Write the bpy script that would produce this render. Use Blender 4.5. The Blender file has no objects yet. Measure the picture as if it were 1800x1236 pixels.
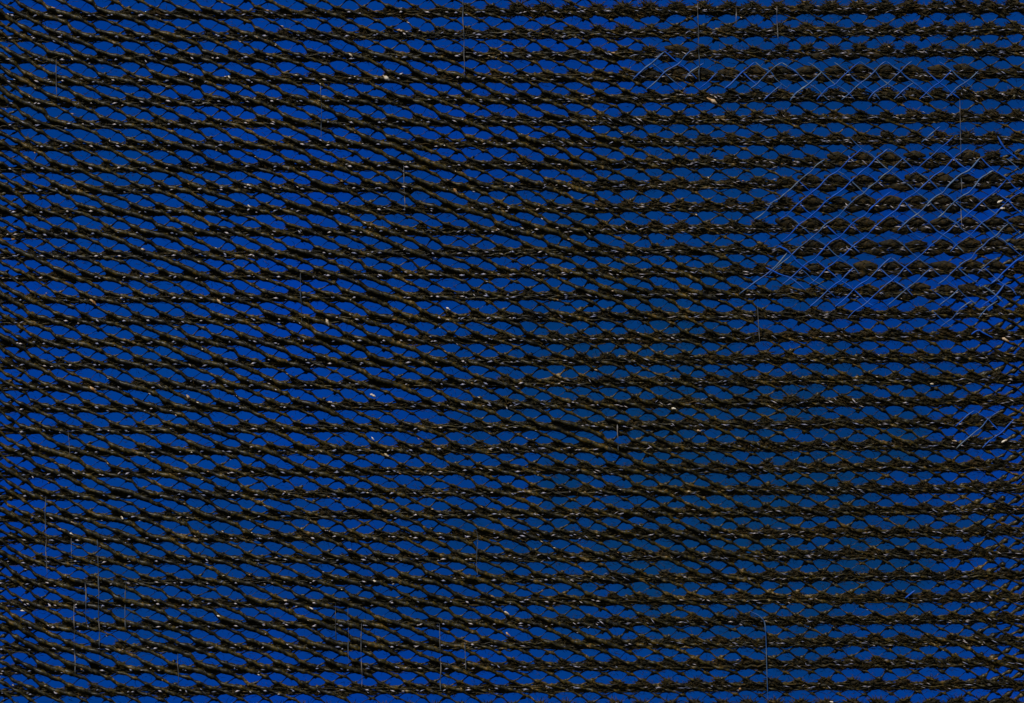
import bpy, math
import numpy as np
rng = np.random.default_rng(11)
sc = bpy.context.scene
C = sc.collection

# ---------------------------------------------------------------- camera, light
S = 0.0005                       # one lattice unit = half a millimetre, the net is about 0.95 m wide
ZB = 1345                        # lattice height of the lower edge of the net
cam = bpy.data.cameras.new('camera'); co = bpy.data.objects.new('camera', cam); C.objects.link(co)
co.location = (0, -2.0, (ZB-618)*S); co.rotation_euler = (math.radians(90), 0, 0)
cam.sensor_width = 36; cam.lens = 80; cam.clip_start = 0.01; cam.clip_end = 100
sc.camera = co
SUN_EL, SUN_AZ = math.radians(58), math.radians(-30)     # high, from the front left
w = bpy.data.worlds.new('World'); sc.world = w; w.use_nodes = True
nt = w.node_tree; sky = nt.nodes.new('ShaderNodeTexSky'); sky.sky_type = 'NISHITA'; sky.sun_disc = False
sky.sun_elevation = SUN_EL; sky.sun_rotation = math.radians(180)+SUN_AZ*-1
bg = nt.nodes['Background']; bg.inputs['Strength'].default_value = 0.05
nt.links.new(sky.outputs[0], bg.inputs[0])
sl = bpy.data.lights.new('sun', 'SUN'); sl.energy = 4.2; sl.angle = math.radians(0.5); sl.color = (1, .95, .87)
so = bpy.data.objects.new('sun', sl); C.objects.link(so)
so.rotation_euler = (math.radians(90)-SUN_EL, 0, SUN_AZ)
so.location = (-1, -2, 3)
sc.view_settings.view_transform = 'Standard'; sc.view_settings.look = 'None'
sc.view_settings.exposure = -0.25; sc.view_settings.gamma = 1
sc.render.resolution_x = 1024; sc.render.resolution_y = 703

# ---------------------------------------------------------------- materials
def fibre_mat(name, stops, scale=260, rough=0.75, spec=0.25, x_lift=.012):
    m = bpy.data.materials.new(name); m.use_nodes = True
    n = m.node_tree.nodes; l = m.node_tree.links
    b = n['Principled BSDF']; b.inputs['Roughness'].default_value = rough
    b.inputs['Specular IOR Level'].default_value = spec
    g = n.new('ShaderNodeNewGeometry')
    a = n.new('ShaderNodeTexNoise'); a.inputs['Scale'].default_value = scale; a.inputs['Detail'].default_value = 3
    c = n.new('ShaderNodeTexNoise'); c.inputs['Scale'].default_value = scale/9; c.inputs['Detail'].default_value = 2
    l.new(g.outputs['Position'], a.inputs['Vector']); l.new(g.outputs['Position'], c.inputs['Vector'])
    mx = n.new('ShaderNodeMath'); mx.operation = 'MULTIPLY_ADD'; mx.inputs[1].default_value = .62
    l.new(a.outputs[0], mx.inputs[0])
    m2 = n.new('ShaderNodeMath'); m2.operation = 'MULTIPLY'; m2.inputs[1].default_value = .38
    l.new(c.outputs[0], m2.inputs[0]); l.new(m2.outputs[0], mx.inputs[2])
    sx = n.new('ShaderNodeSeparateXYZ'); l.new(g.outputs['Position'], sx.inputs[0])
    dx = n.new('ShaderNodeMapRange'); dx.inputs[1].default_value = -.25; dx.inputs[2].default_value = .2; dx.inputs[3].default_value = 0; dx.inputs[4].default_value = x_lift  # shifts the colour ramp lighter from left to right across the net
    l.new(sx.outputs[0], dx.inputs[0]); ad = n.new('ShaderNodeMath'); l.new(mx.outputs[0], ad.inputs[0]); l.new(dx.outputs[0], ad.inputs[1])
    r = n.new('ShaderNodeValToRGB'); l.new(ad.outputs[0], r.inputs[0])
    e = r.color_ramp.elements
    while len(e) < len(stops): e.new(.5)
    for k, (p, col) in enumerate(stops): e[k].position = p; e[k].color = (*col, 1)
    l.new(r.outputs[0], b.inputs['Base Color'])
    bp = n.new('ShaderNodeBump'); bp.inputs['Strength'].default_value = .3; bp.inputs['Distance'].default_value = .0012
    l.new(a.outputs[0], bp.inputs['Height']); l.new(bp.outputs[0], b.inputs['Normal'])
    return m
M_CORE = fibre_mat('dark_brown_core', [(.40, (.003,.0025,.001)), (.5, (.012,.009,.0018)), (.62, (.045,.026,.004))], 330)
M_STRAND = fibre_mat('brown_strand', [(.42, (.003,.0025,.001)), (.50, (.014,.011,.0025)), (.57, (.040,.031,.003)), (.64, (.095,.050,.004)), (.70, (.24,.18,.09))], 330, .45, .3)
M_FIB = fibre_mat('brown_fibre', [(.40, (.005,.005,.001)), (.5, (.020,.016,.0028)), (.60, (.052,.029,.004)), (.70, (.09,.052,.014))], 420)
M_FLAKE = fibre_mat('pale_flake', [(.38, (.05,.07,.14)), (.5, (.24,.26,.40)), (.58, (.52,.46,.48))], 160, .5, .4, 0)
M_THREAD = fibre_mat('pale_blue_thread', [(.40, (.008,.07,.34)), (.5, (.03,.09,.24)), (.60, (.12,.17,.23))], 90, .5, .4, 0)
M_BLUE = fibre_mat('blue_thread', [(.38, (.002,.06,.40)), (.5, (.006,.085,.50)), (.62, (.05,.12,.36))], 60, .6, .2, 0)
M_HAIR = fibre_mat('grey_hair', [(.38, (.02,.04,.08)), (.5, (.09,.11,.14)), (.62, (.26,.21,.17))], 120, .5, .4, 0)
M_CHIP = fibre_mat('cream_chip', [(.42, (.25,.16,.08)), (.5, (.5,.40,.28)), (.58, (.8,.72,.6))], 260, .5, .3)
M_CHIPO = fibre_mat('tan_chip', [(.42, (.15,.06,.015)), (.5, (.38,.19,.06)), (.60, (.6,.45,.3))], 260, .5, .3)

mb = bpy.data.materials.new('blue_cloth'); mb.use_nodes = True
n = mb.node_tree.nodes; l = mb.node_tree.links; b = n['Principled BSDF']
b.inputs['Roughness'].default_value = .95; b.inputs['Specular IOR Level'].default_value = 0
g = n.new('ShaderNodeNewGeometry'); a = n.new('ShaderNodeTexNoise'); a.inputs['Scale'].default_value = 1.6; a.inputs['Detail'].default_value = 5
l.new(g.outputs['Position'], a.inputs['Vector'])
r = n.new('ShaderNodeValToRGB'); l.new(a.outputs[0], r.inputs[0])
r.color_ramp.elements[0].position = .35; r.color_ramp.elements[0].color = (.0006,.067,.35,1)
r.color_ramp.elements[1].position = .65; r.color_ramp.elements[1].color = (.0006,.064,.54,1)
prev = r.outputs[0]
# murky haze painted into the cloth colour as broad patches of duller blue
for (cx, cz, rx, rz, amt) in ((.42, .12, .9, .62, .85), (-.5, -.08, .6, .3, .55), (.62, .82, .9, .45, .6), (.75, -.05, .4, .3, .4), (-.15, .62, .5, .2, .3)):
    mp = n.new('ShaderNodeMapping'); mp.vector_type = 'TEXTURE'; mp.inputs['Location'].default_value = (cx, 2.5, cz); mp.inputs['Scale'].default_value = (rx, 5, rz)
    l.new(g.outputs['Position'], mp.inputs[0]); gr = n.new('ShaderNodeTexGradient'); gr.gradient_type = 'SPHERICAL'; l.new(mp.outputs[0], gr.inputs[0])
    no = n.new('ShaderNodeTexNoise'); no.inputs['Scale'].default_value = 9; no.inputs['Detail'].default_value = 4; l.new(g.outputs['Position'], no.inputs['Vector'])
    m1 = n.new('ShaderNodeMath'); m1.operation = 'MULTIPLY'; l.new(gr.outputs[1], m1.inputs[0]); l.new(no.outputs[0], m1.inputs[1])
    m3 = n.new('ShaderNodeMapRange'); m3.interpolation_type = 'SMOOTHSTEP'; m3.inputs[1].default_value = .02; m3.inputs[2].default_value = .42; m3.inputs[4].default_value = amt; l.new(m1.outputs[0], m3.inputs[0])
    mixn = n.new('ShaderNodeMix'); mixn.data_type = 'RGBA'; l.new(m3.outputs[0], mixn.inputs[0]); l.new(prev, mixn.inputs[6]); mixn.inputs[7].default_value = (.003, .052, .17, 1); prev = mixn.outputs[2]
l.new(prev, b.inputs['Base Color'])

# ---------------------------------------------------------------- mesh tools
def to_world(p):                 # (px, py, depth towards the viewer) -> metres
    p = np.asarray(p, float)
    return np.stack([(p[..., 0]-900)*S, -p[..., 2]*S, (ZB-p[..., 1])*S], -1)
def link_mesh(name, V, F, mats, parent=None, fm=None, smooth=True, link=True):
    me = bpy.data.meshes.new(name)
    V = np.asarray(V, np.float32); F = np.asarray(F, np.int32); k = F.shape[1]
    me.vertices.add(len(V)); me.vertices.foreach_set('co', V.ravel())
    me.loops.add(F.size); me.loops.foreach_set('vertex_index', F.ravel())
    me.polygons.add(len(F)); me.polygons.foreach_set('loop_start', np.arange(0, F.size, k, dtype=np.int32))
    me.polygons.foreach_set('loop_total', np.full(len(F), k, np.int32))
    for m in mats: me.materials.append(m)
    if fm is not None: me.polygons.foreach_set('material_index', np.asarray(fm, np.int32))
    if smooth: me.polygons.foreach_set('use_smooth', np.ones(len(F), bool))
    me.update(calc_edges=True)
    if not link: return me
    o = bpy.data.objects.new(name, me); C.objects.link(o); o.parent = parent
    return o
def tube(P, R, sides=5):         # P (n,3) lattice units, R (n,) or (n,2)
    P = np.asarray(P, float); R = np.asarray(R, float)
    T = np.gradient(P, axis=0); T /= np.linalg.norm(T, axis=1)[:, None]+1e-9
    Y = np.array([0, 0, 1.0]); N = np.cross(T, Y); N /= np.linalg.norm(N, axis=1)[:, None]+1e-9
    B = np.cross(N, T)
    a = np.arange(sides)/sides*2*np.pi+.3
    V = P[:, None]+R[:, None, None]*(np.cos(a)[None, :, None]*N[:, None]+np.sin(a)[None, :, None]*B[:, None])
    V = V.reshape(-1, 3); n = len(P)
    i = np.arange(n-1)[:, None]*sides; j = np.arange(sides)[None]; j2 = (j+1) % sides
    Q = np.stack([i+j, i+j2, i+sides+j2, i+sides+j], -1).reshape(-1, 4)
    return V, Q
def join(parts):
    Vs, Fs, o = [], [], 0
    for V, F in parts: Vs.append(V); Fs.append(F+o); o += len(V)
    return np.concatenate(Vs), np.concatenate(Fs)
def spindles(A, B, r, bend=None):   # many tapered slivers from A to B, fat in the middle: 5 verts, 6 tris
    A = np.asarray(A, float); B = np.asarray(B, float); r = np.broadcast_to(r, (len(A),))
    D = B-A; D = D/(np.linalg.norm(D, axis=1)[:, None]+1e-9)
    ref = np.where(np.abs(D[:, 2:3]) > .9, np.array([[1., 0, 0]]), np.array([[0, 0, 1.]]))
    N = np.cross(D, ref); N /= np.linalg.norm(N, axis=1)[:, None]+1e-9; Bn = np.cross(N, D)
    mid = A*.55+B*.45
    if bend is not None: mid = mid+bend
    V = [A]
    for k in range(3):
        t = k*2*np.pi/3+.5
        V.append(mid+r[:, None]*(math.cos(t)*N+math.sin(t)*Bn))
    V.append(B); V = np.stack(V, 1).reshape(-1, 3)
    f = np.array([[0,2,1],[0,3,2],[0,1,3],[4,1,2],[4,2,3],[4,3,1]])
    F = (np.arange(len(A))[:, None, None]*5+f[None]).reshape(-1, 3)
    return V, F
def wob(n, amp, step, k=None):   # smooth random wobble along n samples
    m = max(4, int(n/step)+3); t = np.linspace(0, m-1, n)
    v = rng.normal(0, amp, m); i = np.floor(t).astype(int).clip(0, m-2); f = t-i; f = f*f*(3-2*f)
    return v[i]*(1-f)+v[i+1]*f
def sst(a, b, x): t = np.clip((x-a)/(b-a), 0, 1); return t*t*(3-2*t)

# smooth field of randomness over the net
_g = rng.normal(0, 1, (14, 20))
def field(x, y, g=_g):
    u = np.clip((np.asarray(x)+150)/2100*18, 0, 17.99); v = np.clip((np.asarray(y)+150)/1550*12, 0, 11.99)
    i = v.astype(int); j = u.astype(int); fv = v-i; fu = u-j
    fv = fv*fv*(3-2*fv); fu = fu*fu*(3-2*fu)
    return (g[i, j]*(1-fv)+g[i+1, j]*fv)*(1-fu)+(g[i, j+1]*(1-fv)+g[i+1, j+1]*fv)*fu
_g2 = rng.normal(0, 1, (14, 20)); _g3 = rng.normal(0, 1, (14, 20))

# ---------------------------------------------------------------- lattice
PX, PY = 45.8, 38.35
X0, X1, Y0, Y1 = -55, 1855, -50, 1290
OFF = np.array([15.6, 27.0, 35.8, 43.2])
def lat_y(m, x):
    k = np.floor_divide(m, 4); return 26+PY*k+OFF[np.mod(m, 4)]-.0081*(x-225)
def lat_x(m, idx, sign):
    y = 26+PY*(m//4)
    return 19.8+.029*(y-13)+sign*22.9*m+PX*idx
def soft_region(x, y):           # open part of the net at upper right where pale threads show
    return np.clip(np.exp(-((x-1600)/240)**2-((y-390)/150)**2)+.8*np.exp(-((x-1500)/260)**2-((y-125)/35)**2)
                   +.8*np.exp(-((x-1180)/60)**2-((y-110)/30)**2)+.5*np.exp(-((x-1740)/70)**2-((y-740)/60)**2), 0, 1)
def w_main(x, y):                # weight of the strands that run down to the right
    a = 1-.62*sst(650, 1350, x)+.25*np.exp(-((x-1180)/220)**2-((y-850)/330)**2)+.2*np.exp(-((x-1200)/260)**2-((y-520)/70)**2)
    a = a-.38*soft_region(x, y)-.25*sst(140, 30, y)*sst(250, 800, x)-.3*sst(1150, 1230, y)
    a = a-.2*np.exp(-((x-560)/260)**2-((y-850)/60)**2)
    return np.clip(a+.16*field(x, y), .06, 1.3)
def w_cross(x, y):
    return np.clip(.34+.8*sst(1640, 1770, x)*sst(250, 330, y)+.1*sst(250, 500, x)+.22*np.exp(-((x-1300)/450)**2-((y-650)/400)**2)+.13*field(x, y, _g2), .08, 1.1)
def spiky(x, y):
    return np.clip(.55*sst(500, 1250, x)*sst(420, 60, y)+.9*sst(60, 0, y)*sst(700, 1200, x)+.9*sst(1150, 1230, y)
                   +.35*sst(900, 1200, y)*sst(700, 0, x)+.35*np.exp(-((x-1050)/350)**2-((y-330)/130)**2)+.22*field(x, y, _g3)+.25, 0, 1.3)

def warp(x, y, g):
    return 1.5*field(np.mod(x, 1780), np.mod(y, 1210), g)
net = bpy.data.objects.new('net', None); C.objects.link(net)
net.location = (0, 0, 0)
net['label'] = 'dark brown fibrous net of crossing strands and tufted knots before a blue backdrop'
net['category'] = 'net'

SUB = 6
def strand(idx, sign):
    ms = np.arange(-10, 132)
    xs = lat_x(ms, idx, sign).astype(float); ys = lat_y(ms, xs)
    keep = (xs > X0-30) & (xs < X1+30) & (ys > Y0-10) & (ys < Y1+10)
    if keep.sum() < 3: return
    ms, xs, ys = ms[keep], xs[keep], ys[keep]
    xs, ys = xs+warp(xs*3, ys*3, _g2), ys+.6*warp(xs*3, ys*3, _g3)
    xs = xs+rng.normal(0, 1.5, len(xs)); ys = ys+rng.normal(0, .8, len(ys))
    xs = xs+sign*np.array([2.6, -2.6, -1.0, 1.0])[np.mod(ms, 4)]
    if sign < 0: ys = ys-17*(np.clip(xs-1680, 0, 200)/120)**2*sst(230, 330, ys)
    else: ys = ys-13*(np.clip(110-xs, 0, 200)/110)**2
    n = (len(ms)-1)*SUB+1
    t = np.linspace(0, len(ms)-1, n); i = np.floor(t).astype(int).clip(0, len(ms)-2); f = t-i
    g = f*f*(3-2*f)
    lv = np.mod(ms, 4)
    x = xs[i]*(1-f)+xs[i+1]*f; y = ys[i]*(1-f*.5-g*.5)+ys[i+1]*(f*.5+g*.5)
    W = (w_main if sign > 0 else w_cross)(x, y)*(1+wob(n, .28, 30))
    # thin across the open rows, fat inside the dark bands
    prof = np.array([.85, .9, 1.15, 1.1])
    pr = prof[lv[i]]*(1-f)+prof[lv[i+1]]*f
    node = np.abs(2*f-1)**1.7    # 1 at a crossing, 0 halfway between two
    sr = soft_region(x, y)
    R = (.4+(3.9 if sign > 0 else 2.1)*W)*pr*(1+wob(n, .1, 2.5))*(.78+.3*node)+((1.75-1.35*np.clip(W, 0, 1)) if sign > 0 else 2.0)*(1+.35*sst(800, 1200, x))*node**1.3*(1-.8*sr)*(1+wob(n, .25, 3))
    R = R*(1-.45*sr)*(1+wob(n, .06, 40))
    if sign < 0:                 # here and there a crossing strand is worn to a hair between the two open rows
        gone = rng.random(len(ms)) < np.where(xs < 900, .42, .3)
        op = (lv[i] == 0) & gone[i]
        R = np.where(op & (f > .15) & (f < .85), .35, R)
        op2 = (lv[i] == 3) & (rng.random(len(ms)) < .3)[i]
        R = np.where(op2, R*.6, R)
    R = np.clip(R, .3, 5.6)
    z = (2.2 if sign > 0 else -1.6)*np.ones(n)+wob(n, .9, 6)
    parts = [tube(np.stack([x, y+wob(n, .3, 2), z], 1), R, 6)]
    for q in range(2):           # loose plies that wander round the core
        ph = rng.random()*6; tw = .55+.3*rng.random()
        a = ph+np.arange(n)*tw
        rr = R*.8+.3
        parts.append(tube(np.stack([x+wob(n, .5, 3), y+rr*np.sin(a)+wob(n, .35, 4), z+rr*np.cos(a)], 1),
                          np.clip(R*.34*(1+wob(n, .3, 3)), .22, 1.5), 3))
    V, F = None, None
    V, F = join([(parts[0][0], parts[0][1])]+parts[1:])
    link_mesh('strand', to_world(V), F, [M_STRAND], net)
for sign in (1, -1):
    for idx in range(-80, 130): strand(idx, sign)

CORDS = {}
# horizontal cords: one per dark band, a loose bundle of wavy fibres
for k in range(-2, 33):
    yb = 26+PY*k
    xs = np.arange(X0, X1, 5.5); n = len(xs); parts = []
    sc2 = soft_region(xs, yb+0*xs); ph0 = (xs-(19.8+.029*(yb-13)))/PX*2*np.pi
    for (dy, rr, sg) in ((-.6, 4.0, -1), (5.2, 3.5, 1)):
        R0 = rr*(1+.28*sg*np.cos(ph0))*(1-.45*sc2)*(1+wob(n, .1, 3)-.24*sst(1200, 300, xs))
        parts.append(tube(np.stack([xs, yb+dy-.0081*(xs-225)+wob(n, .6, 5), -3.5+0*xs], 1), R0, 6))
    ncore = sum(len(p[1]) for p in parts)
    for q in range(12):
        amp = rng.uniform(.6, 2.2); ph = rng.random()*6.3
        off = rng.uniform(-3.2, 7.8)
        wv = amp*np.sin(2*np.pi*xs/PX*(1 if rng.random() < .6 else 2)+ph)
        y = yb+off-.0081*(xs-225)+wv+wob(n, 1.1, 6)
        on = 1-.5*sst(1000, 300, xs)
        r = np.clip((.75+.5*rng.random())*(1+wob(n, .45, 3))*on*(1-.65*sc2), .25, 2)
        parts.append(tube(np.stack([xs+0., y, rng.uniform(-3, 2.5)+wob(n, 1.2, 5)], 1), r, 4))
    V, F = join(parts)
    CORDS[k] = link_mesh('cord', to_world(V), F, [M_CORE, M_STRAND if k % 3 else M_FIB], net, fm=(np.arange(len(F)) >= ncore).astype(int))

# ---------------------------------------------------------------- tufted knots
import bmesh
bm = bmesh.new(); bmesh.ops.create_icosphere(bm, subdivisions=2, radius=1)
ICO_V = np.array([v.co[:] for v in bm.verts]); ICO_F = np.array([[v.index for v in f.verts] for f in bm.faces]); bm.free()
def knot_proto(spk, smooth):
    d = ICO_V.copy()
    p = 1.2 if smooth else 1.8
    sup = (np.abs(d[:, 0])**p+np.abs(d[:, 1])**p+np.abs(d[:, 2])**p)**(-1/p)
    V = d*sup[:, None]*(1+rng.normal(0, .05 if smooth else .16, len(d)))[:, None]
    V = V*np.array([25.5 if smooth else 11.5, 9.5 if smooth else 6.0, 4.6]); F = ICO_F; nf = len(F)
    # fibres lying over the lump
    m = 8 if smooth else 30
    a = rng.uniform(0, 2*np.pi, m); h = rng.uniform(-1, 1, m)
    c = np.stack([rng.uniform(-11, 11, m), rng.uniform(-5, 5, m), rng.uniform(2.4, 5.2, m)], 1)
    ang = rng.normal(.15, .45, m); L = rng.uniform(4, 9, m)
    dv = np.stack([np.cos(ang)*L, np.sin(ang)*L, rng.normal(-.4, 1, m)], 1)
    A, B = c-dv, c+dv; r = rng.uniform(.35, .85, m)
    # spikes that stick out, mostly upwards
    s = int(6+34*spk)
    th = np.where(rng.random(s) < .72, rng.normal(-np.pi/2, .85, s), rng.uniform(0, 2*np.pi, s))
    st = np.stack([np.cos(th)*rng.uniform(2, 9, s), np.sin(th)*2.6, rng.uniform(-2, 3.5, s)], 1)
    ln = rng.uniform(2.5, 5.5+6*spk, s)
    th2 = th+rng.normal(0, .45, s)
    en = st+np.stack([np.cos(th2)*ln*1.1, np.sin(th2)*ln, rng.normal(0, 2, s)], 1)
    SV, SF = spindles(np.concatenate([A, st]), np.concatenate([B, en]), np.concatenate([r, rng.uniform(.35, .8, s)]),
                      rng.normal(0, .8, (m+s, 3)))
    Va, Fa = np.concatenate([V, SV]), np.concatenate([F, SF+len(V)])
    return Va, Fa, np.concatenate([np.zeros(nf), np.ones(len(SF))]).astype(int)
PROT = {kind: [knot_proto(sp, sm) for _ in range(9)] for kind, (sp, sm) in
        {'plain': (.1, False), 'rough': (.5, False), 'spiky': (1.0, False), 'soft': (.0, True)}.items()}
PME = {}
def proto_mesh(kind, j):
    if (kind, j) not in PME:
        V, F, fm = PROT[kind][j]
        W = np.stack([V[:, 0]*S, -V[:, 2]*S, -V[:, 1]*S], 1)
        PME[kind, j] = link_mesh('knot', W, F, [M_CORE, M_FIB], fm=fm, link=False)
    return PME[kind, j]
kn = []
for k in range(-2, 33):
    for row in (0, 1):
        for c in range(-2, 43):
            y = 26+PY*k; x = 19.8+.029*(y-13)+PX*c+(22.9 if row == 0 else 0)+rng.normal(0, 1.5)
            if not (X0 < x < X1): continue
            yy = y-.0081*(x-225)+((-4.4 if row == 0 else 5.2) if soft_region(x, y) < .42 else (-8 if row == 0 else 5.5))+rng.normal(0, .7)
            sr = float(soft_region(x, yy)); sp = float(spiky(x, yy)); wm = float(w_main(x, yy))
            if sr > .42: kind = 'soft'
            elif sp+rng.normal(0, .15) > .75: kind = 'spiky'
            elif sp+rng.normal(0, .15) > .38: kind = 'rough'
            else: kind = 'plain'
            sc_ = (1.0-.24*max(0, wm-.4))*(1+.16*float(sst(700, 1200, x)))*rng.uniform(.84, 1.12)*(1.0 if row == 0 else .8)
            if kind == 'soft': sc_ = rng.uniform(.92, 1.06)
            if yy < 30 and x > 900 or yy > 1215: sc_ *= 1.3; kind = 'spiky'
            tilt = (.30*min(1, wm))+rng.normal(0, .08)
            kn.append((x, yy, -1.5 if kind != 'soft' else .5, sc_, sc_*rng.uniform(.88, 1.12), tilt, kind, int(rng.integers(9)), k))
order = sorted(range(len(kn)), key=lambda i: -(kn[i][3]*kn[i][4]*(1.15 if kn[i][6] == 'soft' else 1)*(1.0 if 0 < kn[i][0] < 1800 and 0 < kn[i][1] < 1236 else .1)))
single = set(order[:300])
rest = []
for i, (x, y, z, sx, sy, tilt, kind, j, kk) in enumerate(kn):
    if i in single:
        o = bpy.data.objects.new('knot', proto_mesh(kind, j)); C.objects.link(o); o.parent = CORDS[kk]
        o.location = to_world([x, y, z]); o.scale = (sx, sx, sy); o.rotation_euler = (0, tilt, 0)
    else: rest.append(i)
Vs, Fs, Ms, off = [], [], [], 0
for i in rest:
    x, y, z, sx, sy, tilt, kind, j, kk = kn[i]; V, F, fm = PROT[kind][j]
    U = V*np.array([sx, sy, sx]); ct, st = math.cos(tilt), math.sin(tilt)
    U = np.stack([U[:, 0]*ct-U[:, 1]*st+x, U[:, 0]*st+U[:, 1]*ct+y, U[:, 2]+z], 1)
    Vs.append(U); Fs.append(F+off); Ms.append(fm); off += len(U)
o = link_mesh('knots', to_world(np.concatenate(Vs)), np.concatenate(Fs), [M_CORE, M_FIB], net, fm=np.concatenate(Ms))
o['kind'] = 'stuff'

# ---------------------------------------------------------------- fine fuzz along the bands
NF = 90000
x = rng.uniform(X0, X1, NF); k = rng.integers(-2, 33, NF)
dens = np.clip(.35+.5*sst(850, 1150, x)*sst(400, 700, 26+PY*k)+.35*sst(300, 60, 26+PY*k)*sst(600, 1200, x)-.1*sst(500, 100, x), .1, 1)
kp = rng.random(NF) < dens; x, k = x[kp], k[kp]; n_ = len(x)
side = np.where(rng.random(n_) < .5, -1, 1)
y = 26+PY*k-.0081*(x-225)+1.8+side*np.abs(rng.normal(6, 3.2, n_))
far = rng.random(n_) < .10+.16*sst(850, 1150, x)*sst(350, 600, y); y = np.where(far, y+side*rng.uniform(0, 10, n_), y)
ang = rng.normal(.18, .5, n_)+np.where(rng.random(n_) < .25, rng.normal(0, 1.2, n_), 0)
L = rng.uniform(3, 9, n_)
A = np.stack([x, y, rng.uniform(-4, 4.5, n_)], 1)
d = np.stack([np.cos(ang)*L, np.sin(ang)*L, rng.normal(0, 1.3, n_)], 1)
V, F = spindles(A-d, A+d, rng.uniform(.18, .5, n_), rng.normal(0, .9, (n_, 3)))
o = link_mesh('fuzz', to_world(V), F, [M_FIB], net); o['kind'] = 'stuff'

# short twigs that cross the openings
NT = 4200
x = rng.uniform(X0, X1, NT); k = rng.integers(-2, 32, NT); y = 26+PY*k-.0081*(x-225)+rng.uniform(10, 30, NT)
ang = rng.uniform(0, 2*np.pi, NT); L = rng.uniform(3, 8, NT)
A = np.stack([x, y, rng.uniform(-3, 3, NT)], 1); d = np.stack([np.cos(ang)*L, np.sin(ang)*L, rng.normal(0, 1, NT)], 1)
V, F = spindles(A-d, A+d, rng.uniform(.25, .6, NT), rng.normal(0, 1.5, (NT, 3)))
o = link_mesh('loose_fibres', to_world(V), F, [M_FIB], net); o['kind'] = 'stuff'

# pale flakes wedged in the bands
As, Bs, rs = [], [], []
for k in range(-2, 33):
    for c in range(-2, 43):
        y = 26+PY*k; x = 19.8+.029*(y-13)+PX*c-2
        if not (X0 < x < X1): continue
        pr = .9-.35*sst(800, 1200, x)*sst(500, 650, y)
        for q in range(2+int(3*sst(600, 1200, x))):
            if rng.random() > pr: continue
            xx = x+rng.normal(0, 3 if q == 0 else 13); yy = y+1.2-.0081*(x-225)+rng.normal(0.4, .9 if q == 0 else 3.2)
            L = rng.uniform(3.4, 6.6)*(1 if q == 0 else .7)*(1+.5*float(sst(700, 1200, x))); a = rng.normal(.12, .3)
            As.append((xx-math.cos(a)*L, yy-math.sin(a)*L, 6.0)); Bs.append((xx+math.cos(a)*L, yy+math.sin(a)*L, 6.4))
            rs.append(rng.uniform(1.1, 2.3)*(1 if q == 0 else .6)*(1-.45*float(sst(800, 1200, x))))
V, F = spindles(As, Bs, np.array(rs))
o = link_mesh('pale_flakes', to_world(V), F, [M_FLAKE], net); o['kind'] = 'stuff'

# ---------------------------------------------------------------- pale blue threads at the open corner
def cat(P, per=6):
    P = np.asarray(P, float); out = []
    Q = np.vstack([2*P[0]-P[1], P, 2*P[-1]-P[-2]])
    for i in range(1, len(Q)-2):
        for t in np.linspace(0, 1, per, endpoint=False):
            out.append(.5*((2*Q[i])+(Q[i+1]-Q[i-1])*t+(2*Q[i-1]-5*Q[i]+4*Q[i+1]-Q[i+2])*t*t+(3*Q[i]-Q[i-1]-3*Q[i+1]+Q[i+2])*t**3))
    out.append(Q[-2]); return np.array(out)
def thread(P2, r, z=6.5, mat=None, name='pale_thread', parent=net, per=6):
    P = cat([(x, y, z+rng.normal(0, .3)) for x, y in P2], per); n = len(P)
    R = r*(1+wob(n, .22, 3)); R[0] *= .3; R[-1] *= .3; R[1] *= .75; R[-2] *= .75
    V, F = tube(P, np.clip(R, .15, 5), 5)
    return link_mesh(name, to_world(V), F, [mat or (M_THREAD if rng.random() < .5 else M_BLUE)], parent)
LINES = [
 [(1583,312),(1562,332),(1540,351),(1518,371)], [(1660,329),(1634,347),(1606,372),(1568,403)],
 [(1633,388),(1611,405),(1596,425)], [(1684,380),(1666,393),(1651,405)], [(1403,393),(1385,408),(1350,438),(1325,461),(1301,480)],
 [(1383,445),(1367,464),(1350,480),(1330,494),(1299,517)], [(1445,433),(1430,443),(1410,460),(1385,485),(1362,503)],
 [(1719,468),(1701,485),(1679,503),(1661,516)], [(1766,498),(1749,520),(1724,538)], [(1571,88),(1560,99),(1551,111)],
 [(1739,256),(1717,275),(1697,291),(1692,303)], [(1395,127),(1384,135),(1373,146)], [(1574,128),(1560,138),(1548,148)],
 [(1128,95),(1143,108),(1160,119)], [(1440,322),(1425,330),(1412,338)], [(1490,345),(1474,360),(1462,371),(1440,386)],
 [(1752,240),(1765,262),(1790,282)], [(1590,372),(1612,390),(1636,405)], [(1500,358),(1510,366),(1520,374),(1535,392)],
 [(1630,352),(1650,368),(1668,376)], [(1635,388),(1648,398),(1656,404)], [(1366,432),(1384,442),(1402,462),(1424,478)],
 [(1345,470),(1368,482),(1390,490),(1415,510)], [(1678,430),(1688,438),(1691,446)], [(1720,470),(1738,480),(1750,484)],
 [(1722,500),(1745,516),(1762,532)], [(1608,1037),(1600,1043),(1590,1051)], [(1706,588),(1718,581),(1728,586),(1744,594)]]
for P in LINES:
    if max(float(soft_region(p[0], p[1]+4)) for p in P) < .5: thread(P, 1.4)
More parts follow.
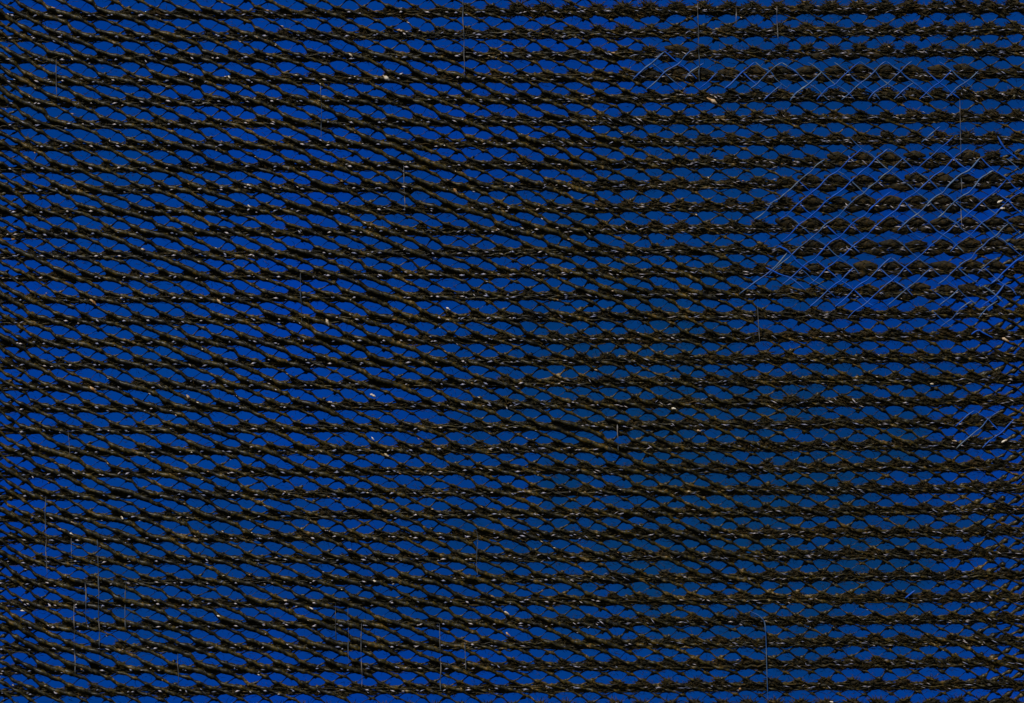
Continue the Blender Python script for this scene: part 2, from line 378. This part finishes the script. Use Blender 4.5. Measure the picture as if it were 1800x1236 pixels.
def lattice_line(c, sg):         # a thread that crosses the net at 40 degrees, broken where the net is closed
    run = []
    def flush():
        nonlocal run
        if len(run) >= 3:
            r = rng.uniform(.8, 1.35)*(1.12 if sg < 0 else 1.0)
            thread(run, r, 6.2 if sg < 0 else 5.6, M_BLUE if rng.random() < .4 else M_THREAD, per=5)
        run = []
    for j in range(-2, 66):
        y0 = 26-3.5+19.17*j; x = 19.8+.029*(y0-13)+PX*c+sg*22.9*j; y = y0-.0081*(x-225)
        if x < 1050 or x > X1-15: flush(); continue
        d = .5*float(soft_region(x, y))+.5*float(soft_region(x-sg*20, y-16))
        if d < .2+.24*rng.random() or rng.random() < (.10 if sg < 0 else .22):
            flush(); continue
        run.append((x+rng.normal(0, .9), y+(1.5 if j % 2 else -.8)+rng.normal(0, .7)))
        run.append((x+sg*11.4+rng.normal(0, .8), y+(9.3 if j % 2 else 10.5)+rng.normal(0, .6)))
    flush()
for c in range(-10, 90): lattice_line(c, -1)
for c in range(-60, 42): lattice_line(c, 1)

# small glints of light made as pale slivers along the strands, mostly in the left half
NG = 2600
x = rng.uniform(X0, X1, NG); k = rng.integers(-2, 32, NG)
kp = rng.random(NG) < 1-.8*sst(500, 1250, x); x, k = x[kp], k[kp]; m_ = len(x)
y = 26+PY*k-.0081*(x-225)+rng.uniform(-7, 34, m_)**1.0
a_ = rng.normal(.45, .25, m_); L = rng.uniform(1.8, 4.6, m_)
A = np.stack([x, y, np.full(m_, 7.4)], 1); d = np.stack([np.cos(a_)*L, np.sin(a_)*L, rng.normal(0, .4, m_)], 1)
# keep only those that lie on a strand running down to the right
lev = np.floor_divide((y-26+.0081*(x-225)), PY); fy = (y-26+.0081*(x-225))-PY*lev
lvl = np.interp(fy, [-1, 4.9, 15.6, 27, 35.8, 43.2], [-1.5, -1, 0, 1, 2, 3])
u = np.mod(x-(19.8+.029*(26+PY*lev-13))-22.9*lvl, PX); u = np.minimum(u, PX-u)
ok = u < 4.5; V, F = spindles((A-d)[ok], (A+d)[ok], rng.uniform(.6, 1.35, ok.sum()))
o = link_mesh('pale_glints', to_world(V), F, [M_CHIPO, M_CHIP, M_FLAKE], net, fm=np.repeat(rng.integers(0, 3, int(ok.sum())), 6)); o['kind'] = 'stuff'
# ---------------------------------------------------------------- thin vertical hairs hanging on the net
ONES = 'zero one two three four five six seven eight nine ten eleven twelve thirteen fourteen fifteen sixteen seventeen eighteen nineteen'.split()
TENS = ['', '', 'twenty', 'thirty', 'forty', 'fifty', 'sixty', 'seventy', 'eighty', 'ninety']
ORD = {1:'first', 2:'second', 3:'third', 5:'fifth', 8:'eighth', 9:'ninth', 12:'twelfth'}
def num(n): return ONES[n] if n < 20 else TENS[n//10]+('-'+ONES[n % 10] if n % 10 else '')
def ordinal(n):
    if n in ORD: return ORD[n]
    if n < 20: return ONES[n]+'th'
    return TENS[n//10]+'-'+ordinal(n % 10) if n % 10 else TENS[n//10][:-1]+'ieth'
def word(x, y): return ordinal(int(round((y-26+.0081*(x-225))/PY))+1)
def across(x): return num(int(round(x/18)))+' percent across'
HAIRS = [(814,0,132),(1226,5,147),(1293,12,46),(1686,175,276),(1688,312,402),(564,150,242),(710,290,372),(529,480,572),(100,104,173),
 (122,755,826),(81,872,1026),(126,934,990),(131,1060,1182),(173,948,1166),(221,1020,1106),(314,1140,1206),(590,1060,1130),(612,1066,1168),
 (635,1095,1206),(773,1095,1212),(818,1128,1176),(1332,538,602),(1085,745,792),(838,930,1010),(152,1022,1100),(242,888,912),(1365,12,70)]
used = set()
hair_bits = {0:'long', 1:'short'}
for (x, a, b) in HAIRS:
    nn = max(4, int((b-a)/14)); ys = np.linspace(a, b, nn)
    P = cat([(x+rng.normal(0, .6)+(yy-a)*.018, yy, 6.6+1.6*rng.normal()) for yy in ys], 3); n = len(P)
    R = np.clip(.72*(1+wob(n, .6, 2)), .2, 1.5); R[0] = R[-1] = .2
    V, F = tube(P, R, 5)
    o = link_mesh('hair', to_world(V), F, [M_HAIR])
    o['label'] = '%s grey hair %s, hanging from the %s dark band down' % ('long' if b-a > 100 else 'short', across(x), word(x, a))
    o['category'] = 'hair'; o['group'] = 'thin upright hairs hanging on the net'; used.add(o['label'])
P = cat([(1318,1074,7.5),(1330,1080,7.5),(1339,1087,7.5),(1344,1098,7.2),(1346,1130,7.2),(1347,1170,7.2),(1349,1228,7.2)], 5); n = len(P)
V, F = tube(P, np.clip(1.0*(1+wob(n, .3, 3)), .4, 1.5), 5)
o = link_mesh('hair', to_world(V), F, [M_THREAD])
o['label'] = 'long pale blue hair with a hooked top end, reaching the lower edge of the picture'
o['category'] = 'hair'; o['group'] = 'thin upright hairs hanging on the net'

# ---------------------------------------------------------------- pale chips caught in the net
CH = [(788,543,9,.6,0),(787,562,7,.1,0),(1637,675,8,.1,0),(1184,718,10,.2,0),(1228,757,9,.3,1),(1251,178,26,.55,1),(127,938,8,.4,0),(107,930,9,.5,1),
 (41,1055,7,.3,0),(41,1073,9,.2,0),(659,1021,8,.5,0),(866,1048,9,.4,0),(891,1077,12,.6,0),(893,1114,12,.8,1),(616,966,9,.2,1),(656,695,12,.5,0),
 (581,707,9,.1,0),(680,800,12,.6,0),(656,771,9,1.0,0),(95,15,9,.3,1),(404,137,8,1.0,0),(703,55,12,.25,1),(679,138,18,.7,0),(617,98,11,.8,0),
 (1078,94,9,.2,1),(1756,355,12,-.5,0),(1761,367,11,0,0),(1766,598,18,.5,1),(253,439,10,.3,0),(25,421,9,.3,1),(439,363,9,.8,0),(438,326,8,.2,0),
 (1676,775,9,.1,0),(1764,775,14,-.5,0),(801,337,14,1.0,1),(165,685,18,.75,1),(332,698,13,1.0,0),(216,910,9,1.0,0),(129,918,8,.4,0),(386,1083,10,.6,0),
 (576,567,16,1.2,0),(386,530,13,.9,1),(694,562,9,.2,1),(165,531,17,.7,1),(1461,1233,8,.2,0),(1749,1157,9,-.3,1),(1300,1210,6,.2,1),(503,1055,8,.2,0),(548,1069,9,.6,0)]
for (x, y, L, a, tan) in CH:
    d = L*.425; c, s = math.cos(a), math.sin(a)
    ring = []; m = 8; rw = max(1.4, L*.145)
    us = np.linspace(-1, 1, 6)
    P = np.array([(x+u*d*c+rng.normal(0, .25), y+u*d*s+rng.normal(0, .25), 7.6) for u in us])
    R = rw*np.sqrt(np.clip(1.02-us**2, 0, 1))*(1+rng.normal(0, .25, 6))+.15
    V, F = tube(P, R, 6)
    i0 = len(V); V = np.vstack([V, P[0], P[-1]])
    caps = [[(k+1) % 6, k, i0, i0] for k in range(6)]
    o = link_mesh('chip', to_world(V[:i0]), F, [M_CHIPO if tan else M_CHIP])
    row = word(x, y)
    col = 'tan' if tan else 'cream'; sz = 'long thin' if L > 13 else ('small round' if L < 8.5 else 'small oval')
    lb = '%s %s chip %s, on the %s dark band down' % (sz, col, across(x), row)
    o['label'] = lb; o['category'] = 'chip'; o['group'] = 'pale chips caught in the brown net'
    if (x, y) == (1756, 355): lb = 'upper of two cream chips lying close together near the right edge'; o['label'] = lb
    if (x, y) == (1761, 367): lb = 'lower of two cream chips lying close together near the right edge'; o['label'] = lb
    if lb in used: print('DUP', lb, x, y)
    used.add(lb)

# ---------------------------------------------------------------- blue cloth behind
nx, nz = 120, 70
gx = np.linspace(-3.2, 3.2, nx); gz = np.linspace(-1.9, 2.6, nz)
GX, GZ = np.meshgrid(gx, gz)
GY = 2.5+.012*np.sin(GX*3.1+.6*GZ)+.007*np.sin(GX*7.3-1.1*GZ+1)+.006*np.sin(GZ*4+GX)
V = np.stack([GX, GY, GZ], -1).reshape(-1, 3)
V2 = V+np.array([0, .002, 0])
i = (np.arange(nz-1)[:, None]*nx+np.arange(nx-1)[None]).ravel()
F = np.stack([i, i+1, i+nx+1, i+nx], 1)
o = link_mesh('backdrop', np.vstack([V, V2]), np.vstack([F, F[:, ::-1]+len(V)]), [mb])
o['kind'] = 'structure'
